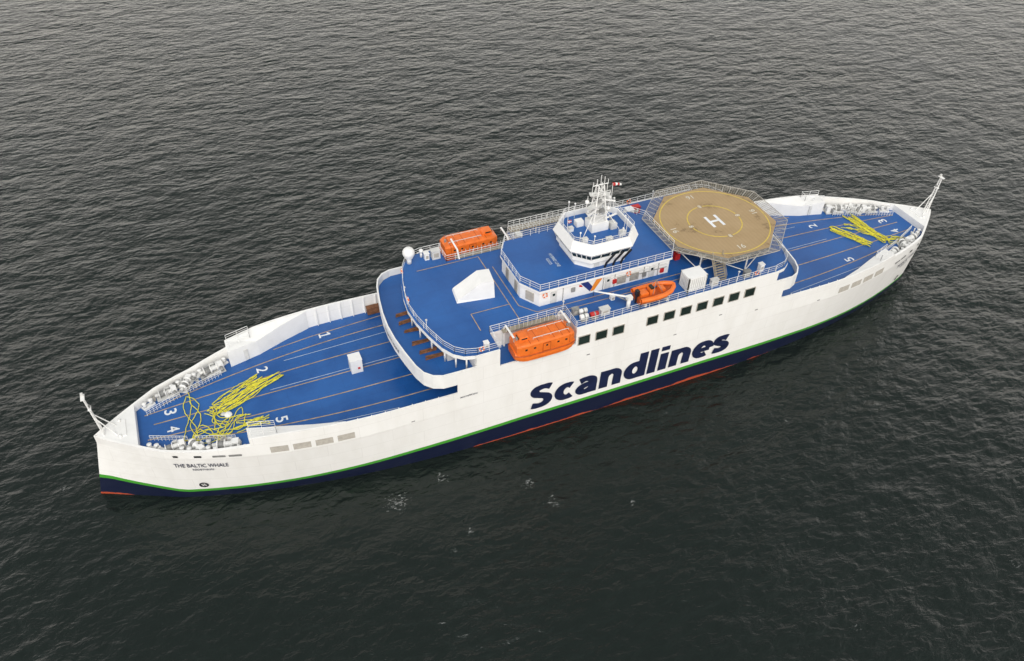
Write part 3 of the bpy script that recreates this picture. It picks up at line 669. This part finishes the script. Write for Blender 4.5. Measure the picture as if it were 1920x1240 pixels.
for k in range(17):
    q=-1+2*k/16;x=4.8*q;e=(1-abs(q)**7*.3)
    secs.append(se(x,1.9*e,.1+.6*abs(q)**5,1.95,3.6))
loft(b,secs,'orange_paint');b.done('hull',lb,local=True)
b=MB();secs=[]
for k in range(17):
    q=-1+2*k/16;x=4.6*q;e=(1-abs(q)**9*.22)
    secs.append(se(x,1.78*e,1.2,3.6-.35*abs(q)**9,8))
loft(b,secs,'orange_paint')
for x in(-2.6,-1.3,1.2,2.5,3.7):
    for s in(-1,1):b.tube((x,s*1.74,1.9),(x,s*1.66,3.4),.05,'orange_dark',4)
    b.tube((x,-1.6,3.58),(x,1.6,3.58),.05,'orange_dark',4)
b.done('canopy',lb,local=True)
b=MB();secs=[se(x,w_,3.3,z,8) for x,w_,z in((-4.0,.6,3.8),(-3.85,.75,4.2),(-2.6,.75,4.25),(-2.3,.65,3.8))];loft(b,secs,'orange_paint');b.box(-3.98,0,3.9,.08,1.0,.24,'window_glass')
b.box(-3.2,.76,3.95,.9,.05,.22,'window_glass');b.box(-3.2,-.76,3.95,.9,.05,.22,'window_glass');b.done('steering_cupola',lb,local=True)
b=MB()
for s in(-1,1):b.poly([(4.83*q,s*1.93*(1-abs(q)**7*.3),1.6) for q in [-1+2*k/16 for k in range(17)]],.09,'orange_dark',5)
b.done('fender_strip',lb,local=True)
for s in(-1,1):
    for x in(-3.3,-1.95,1.8,3.1):
        b=MB();b.box(x,s*1.78,2.7,.34,.06,.28,'window_glass');b.done('porthole',lb,local=True)
    b=MB();b.box(-.05,s*1.79,2.4,1.3,.06,1.5,'orange_dark');b.box(-.05,s*1.81,2.4,1.1,.06,1.3,'orange_paint');b.box(-.05,s*1.84,2.7,.3,.06,.3,'window_glass');b.done('door',lb,local=True)
b=MB()
for x in(-4.1,4.1):b.box(x,0,3.6,.3,.3,.6,'grey_metal')
for y in(-.9,.9):
    b.tube((-1.9,y,3.85),(3.8,y,3.85),.045,'offwhite_paint')
    for k in range(5):b.tube((-1.9+k*1.42,y,3.5),(-1.9+k*1.42,y,3.85),.04,'offwhite_paint',4)
b.done('grab_rail',lb,local=True)
l2=lb.copy();COL.objects.link(l2);l2.location=(-14.9,12.6,16.5);l2.rotation_euler=(0,0,math.pi)
for ch in list(lb.children):
    q=ch.copy();COL.objects.link(q);q.parent=l2
rb=empty('rescue_boat',(4.9,-11.3,U+.5),label='orange open rescue boat with inflatable collar on a deck cradle',category='rescue boat')
rb.scale=(.9,1.25,1.2)
b=MB();secs=[]
for x,w_,z0,z1 in((-3.3,.95,.1,1.0),(-1.5,1.0,0,1.0),(.5,1.0,0,1.0),(2.2,.75,.15,1.1),(3.2,.3,.5,1.2),(3.45,.08,.8,1.2)):secs.append(se(x,w_,z0,z1,2.4))
loft(b,secs,'orange_dark');b.done('hull',rb,local=True)
b=MB();P=[(-3.4,-1.05,1.05),(-1,-1.15,1.05),(1,-1.1,1.08),(2.4,-.8,1.15),(3.3,-.3,1.3),(3.5,0,1.32),(3.3,.3,1.3),(2.4,.8,1.15),(1,1.1,1.08),(-1,1.15,1.05),(-3.4,1.05,1.05)]
b.poly(P,.3,'orange_paint',10);b.done('inflatable_collar',rb,local=True)
b=MB();b.box(-.8,0,1.3,.9,.8,.9,'orange_paint');b.box(-.8,0,1.85,.5,.7,.3,'window_glass');b.box(-2.2,0,1.2,1.4,.9,.5,'orange_paint');b.box(1.2,0,1.15,.9,.8,.5,'orange_paint');b.done('console',rb,local=True)
b=MB();b.box(-3.3,0,1.5,.5,.5,.8,'black_paint');b.box(-3.4,0,.6,.2,.2,1.2,'black_paint');b.done('outboard_motor',rb,local=True)
b=MB()
for sx_ in(-1,1):
    for sy_ in(-1,1):b.tube((sx_*.9,sy_*.6,1.2),(0,0,2.8),.04,'grey_metal')
b.done('lifting_sling',rb,local=True)
b=MB()
for x in(3.1,6.7):b.box(x,-11.3,U+.3,.25,1.9,.6,'offwhite_paint')
b.box(4.9,-11.3,U+.12,4.4,.25,.22,'offwhite_paint')
b.done('boat_cradle',ferry)
# ------------------------------------------------ mooring gear
def winch():
    b=MB();b.box(0,0,.15,3.0,1.4,.2,'offwhite_paint')
    b.tube((-1.0,0,.75),(.6,0,.75),.32,'white_paint',12);b.tube((-1.05,0,.75),(-.97,0,.75),.6,'white_paint',14);b.tube((-.2,0,.75),(-.12,0,.75),.6,'white_paint',14);b.tube((.6,0,.75),(.68,0,.75),.6,'white_paint',14)
    b.tube((-1.6,0,.75),(-1.05,0,.75),.24,'offwhite_paint',10);b.box(1.05,0,.75,.7,.8,1.0,'white_paint');b.tube((1.05,-.4,.8),(1.05,-1.0,.8),.22,'grey_metal',8);b.box(.2,.75,.5,.6,.3,.8,'offwhite_paint')
    b.tube((-.9,0,.75),(-.3,0,.75),.42,'grey_metal',12)
    return b
def bollard():
    b=MB();b.box(0,0,.1,1.8,.8,.2,'white_paint')
    for x in(-.5,.5):b.tube((x,0,.2),(x,0,.95),.25,'white_paint',10);b.tube((x,0,.95),(x,0,1.05),.33,'white_paint',10)
    return b
w0=winch().done('mooring_winch',ferry,origin=(0,0,0));b0=bollard().done('bollard',ferry,origin=(0,0,0))
first={'w':True,'b':True}
def put(o,k,x,y,z,rz,sc=1):
    if first[k]:q=o;first[k]=False
    else:q=o.copy();COL.objects.link(q);q.parent=ferry
    q.location=(x,y,z);q.rotation_euler=(0,0,rz);q.scale=(sc,sc,sc)
for s in(-1,1):
    for t in(-1,1):
        rr=random.Random(int(s*3+t+9))
        for x,o_,rz,sc in((57.2,1.8,.4,1.15),(60.8,1.9,1.3,.95),(63.6,1.7,.2,1.0)):put(w0,'w',s*(x+rr.uniform(-.4,.4)),t*(wtop(x)-o_),D,-s*t*rz+rr.uniform(-.3,.3)+(math.pi if s>0 else 0),sc)
        for x,o_ in((66.3,1.3),(59.2,1.1),(62.4,1.1),(55.6,1.1)):put(b0,'b',s*x,t*(wtop(x)-o_),D,-s*t*.5)
        for k in range(13):
            b=MB()
            x=rr.uniform(55.5,66);y=t*(wtop(x)-rr.uniform(.9,2.9));h=rr.uniform(.3,1.3);a_=rr.uniform(.25,.8);mm=rr.choice(['white_paint','offwhite_paint','louvre_grey','grey_metal','offwhite_paint']);rz=rr.uniform(0,1.5)
            if k%3==0:b.tube((s*x,y,D),(s*x,y,D+h),a_*.4,mm,10);b.tube((s*x,y,D+h),(s*x,y,D+h+.08),a_*.55,mm,10)
            else:b.box(s*x,y,D+h/2,a_,rr.uniform(.25,.7),h,mm,rz);b.box(s*x,y,D+h+.04,a_*.7,.2,.1,'grey_metal',rz)
            b.done('mooring_fitting',ferry)
for s in(-1,1):
    b=MB();x=s*72.0;le=.5
    for p in((0,.4),(0,-.4)):b.tube((x,p[1],T-.1),(x+s*le,p[1]*.4,T+7),.1,'white_paint',6)
    for k in range(9):
        q=k/9;q2=(k+1)/9;b.tube((x+s*le*q,.4*(1-.6*q),T+7*q),(x+s*le*q2,-.4*(1-.6*q2),T+7*q2),.05,'white_paint',4);b.tube((x+s*le*q,-.4*(1-.6*q),T+7*q),(x+s*le*q,.4*(1-.6*q),T+7*q),.05,'white_paint',4)
    for t in(-1,1):b.tube((x-s*1.6,t*.9,T-.1),(x+s*.2,t*.3,T+3.4),.08,'white_paint',6)
    b.box(x+s*le,0,T+7.1,.5,1.2,.1,'white_paint');b.box(x+s*le,.3,T+7.35,.3,.3,.45,'offwhite_paint');b.box(x+s*.3,0,T+5,.4,.9,.1,'white_paint');b.box(x+s*.3,.2,T+5.25,.25,.25,.4,'grey_metal')
    b.done('light_mast',ferry)
def rope(seed,a,b_,n,spread,wob=.35):
    rr=random.Random(seed);a=Vector(a);b_=Vector(b_);d=b_-a;nn=Vector((-d.y,d.x)).normalized();b=MB();pts=[]
    for k in range(n):
        off=spread*(k/(n-1)-.5)+rr.uniform(-.25,.25)
        p,q=(a,b_) if k%2==0 else(b_,a);e0=rr.uniform(-.1,.16);e1=rr.uniform(-.1,.16);m_=18
        ph=rr.uniform(0,6);fq=rr.uniform(3,10)
        for j in range(m_):
            t=e0+(1-e1-e0)*j/(m_-1)
            pt=p.lerp(q,t)+nn*(off+wob*math.sin(ph+t*fq)*.6+rr.uniform(-.08,.08))
            pts.append((pt.x,pt.y,D+.08+rr.uniform(0,.14)))
    P2=[]
    for i in range(len(pts)-1):
        A,B=Vector(pts[i]),Vector(pts[i+1]);P2+= [A.lerp(B,.25),A.lerp(B,.75)]
    b.poly(P2,.06,'yellow_rope',5);return b.done('mooring_rope',None,label='long yellow mooring rope flaked in loose bights on blue deck',category='rope',group='yellow mooring ropes laid out on deck')
rope(1,(-57.7,.6),(-51,3.9),12,1.7);rope(2,(-57.8,-1.2),(-48.6,3.4),11,1.7);rope(3,(-56,-4.4),(-51.2,-4.4),9,1.2,.6);rope(4,(-60.8,4.2),(-61.2,-4.5),4,1.0,1.2);rope(5,(-59,-5.2),(-54,-2.4),6,1.8,1.3);rope(14,(-58.6,.4),(-57.2,-3.6),5,1.2,.9);rope(21,(-61,-3.2),(-57,-5.6),6,1.6,1.2)
rope(11,(58.6,5.4),(59.6,-3.6),13,1.5,.3);rope(12,(53,3.6),(56.2,-3.4),12,1.7,.35);rope(13,(59.6,-3.6),(64,-5),9,1.4,.6);rope(22,(55.4,3.0),(59,-1),5,1.4,.7)
b=MB();b.sphere(-56.3,-1.9,D+.35,.55,'white_paint',.6);b.sphere(-56.9,-1.5,D+.3,.35,'offwhite_paint',.6);b.done('mooring_buoy',None,label='white rounded mooring buoy lying among yellow ropes',category='buoy')
# ------------------------------------------------ sea
m=bpy.data.materials.new('sea_water');m.use_nodes=True;nt=m.node_tree;L=nt.links
P=nt.nodes['Principled BSDF'];P.inputs['Base Color'].default_value=(.008,.013,.011,1);P.inputs['Roughness'].default_value=.16;P.inputs['IOR'].default_value=1.37
tc=N(nt,'ShaderNodeTexCoord')
mp=N(nt,'ShaderNodeMapping');mp.inputs['Rotation'].default_value=(0,0,.45);mp.inputs['Scale'].default_value=(.75,1.3,1);L.new(tc.outputs['Object'],mp.inputs[0])
n1=N(nt,'ShaderNodeTexNoise',i_Scale=.55,i_Detail=5.,i_Roughness=.54,i_Distortion=.35)
n2=N(nt,'ShaderNodeTexNoise',i_Scale=.16,i_Detail=3.,i_Roughness=.5,i_Distortion=.3)
n3=N(nt,'ShaderNodeTexNoise',i_Scale=.02,i_Detail=5.,i_Roughness=.6)
for n in(n1,n2):L.new(mp.outputs[0],n.inputs['Vector'])
L.new(tc.outputs['Object'],n3.inputs['Vector'])
ad=N(nt,'ShaderNodeMath',operation='MULTIPLY_ADD');L.new(n2.outputs[0],ad.inputs[0]);ad.inputs[1].default_value=2.1;L.new(n1.outputs[0],ad.inputs[2])
mr=N(nt,'ShaderNodeMapRange');mr.inputs[1].default_value=.33;mr.inputs[2].default_value=.65;mr.inputs[3].default_value=.38;mr.inputs[4].default_value=1.;L.new(n3.outputs[0],mr.inputs[0])
bp=N(nt,'ShaderNodeBump',i_Distance=.66);L.new(mr.outputs[0],bp.inputs['Strength']);L.new(ad.outputs[0],bp.inputs['Height']);L.new(bp.outputs[0],P.inputs['Normal'])
fn=N(nt,'ShaderNodeTexNoise',i_Scale=2.2,i_Detail=8.,i_Roughness=.75,i_Distortion=.6);L.new(mp.outputs[0],fn.inputs['Vector'])
acc=None
for (x,y,R) in((-37.5,-17.4,4.2),(-17,-25.9,2.6),(-19.1,-21.5,2.4),(-29.9,-25.8,1.8),(-80.5,2.7,1.8),(-6.9,-30.3,1.3),(23.3,-26.1,1.2),(-72.2,21.6,1.2),(9.7,-57.7,1.2),(35.8,-59,1.5),(-33,-28,1.2),(-30.5,-15.8,2.4)):
    vd=N(nt,'ShaderNodeVectorMath',operation='DISTANCE');vd.inputs[1].default_value=(x,y,0);L.new(tc.outputs['Object'],vd.inputs[0])
    q=N(nt,'ShaderNodeMapRange');q.inputs[1].default_value=0;q.inputs[2].default_value=R;q.inputs[3].default_value=.25;q.inputs[4].default_value=0;L.new(vd.outputs['Value'],q.inputs[0])
    if acc is None:acc=q.outputs[0]
    else:
        mxm=N(nt,'ShaderNodeMath',operation='MAXIMUM');L.new(acc,mxm.inputs[0]);L.new(q.outputs[0],mxm.inputs[1]);acc=mxm.outputs[0]
sm=N(nt,'ShaderNodeMath',operation='ADD');L.new(acc,sm.inputs[0]);L.new(fn.outputs[0],sm.inputs[1])
fr=N(nt,'ShaderNodeMapRange');fr.inputs[1].default_value=.73;fr.inputs[2].default_value=.86;fr.inputs[4].default_value=.75;L.new(sm.outputs[0],fr.inputs[0])
df=N(nt,'ShaderNodeBsdfDiffuse');df.inputs[0].default_value=(.55,.56,.55,1)
ms=N(nt,'ShaderNodeMixShader');L.new(fr.outputs[0],ms.inputs[0]);L.new(P.outputs[0],ms.inputs[1]);L.new(df.outputs[0],ms.inputs[2]);L.new(ms.outputs[0],nt.nodes['Material Output'].inputs[0])
sea=MB();R=9000;sea.v=[(-R,-R,0),(R,-R,0),(R,R,0),(-R,R,0)];MATS['sea']=m;sea.names=['sea'];sea.f=[[0,1,2,3]];sea.m=[0];sea.sm=[False]
sea.done('sea',origin=(0,0,0),kind='structure')
# ------------------------------------------------ light: overcast sky, brighter cloud towards the horizon
W=bpy.data.worlds.new('World');bpy.context.scene.world=W;W.use_nodes=True;nt=W.node_tree;L=nt.links
bg=nt.nodes['Background'];sk=N(nt,'ShaderNodeTexSky',sky_type='NISHITA',sun_disc=False,sun_elevation=rad(50),sun_rotation=rad(200))
hs=N(nt,'ShaderNodeHueSaturation',i_Saturation=.12);L.new(sk.outputs[0],hs.inputs['Color'])
mx=N(nt,'ShaderNodeMix',data_type='RGBA',blend_type='MULTIPLY');mx.inputs[0].default_value=1;L.new(hs.outputs[0],mx.inputs[6])
tg=N(nt,'ShaderNodeTexCoord');sz=N(nt,'ShaderNodeSeparateXYZ');L.new(tg.outputs['Generated'],sz.inputs[0])
cr=N(nt,'ShaderNodeValToRGB');e=cr.color_ramp.elements
e[0].position=.0;e[0].color=(1.0,.935,.86,1);e[1].position=1.;e[1].color=(.46,.48,.47,1)
q=e.new(.40);q.color=(1.0,.94,.87,1);q=e.new(.68);q.color=(.55,.56,.545,1)
L.new(sz.outputs[2],cr.inputs[0])
m2=N(nt,'ShaderNodeMix',data_type='RGBA',blend_type='MULTIPLY');m2.inputs[0].default_value=1;L.new(cr.outputs[0],m2.inputs[6]);m2.inputs[7].default_value=(2.12,2.12,2.12,1)
L.new(m2.outputs[2],mx.inputs[7]);L.new(mx.outputs[2],bg.inputs[0]);bg.inputs[1].default_value=.15
S=bpy.data.lights.new('sun','SUN');S.energy=1.25;S.angle=rad(18);S.color=(1,.98,.95);so=bpy.data.objects.new('sun',S);COL.objects.link(so);so.rotation_euler=(rad(40),0,rad(-20))
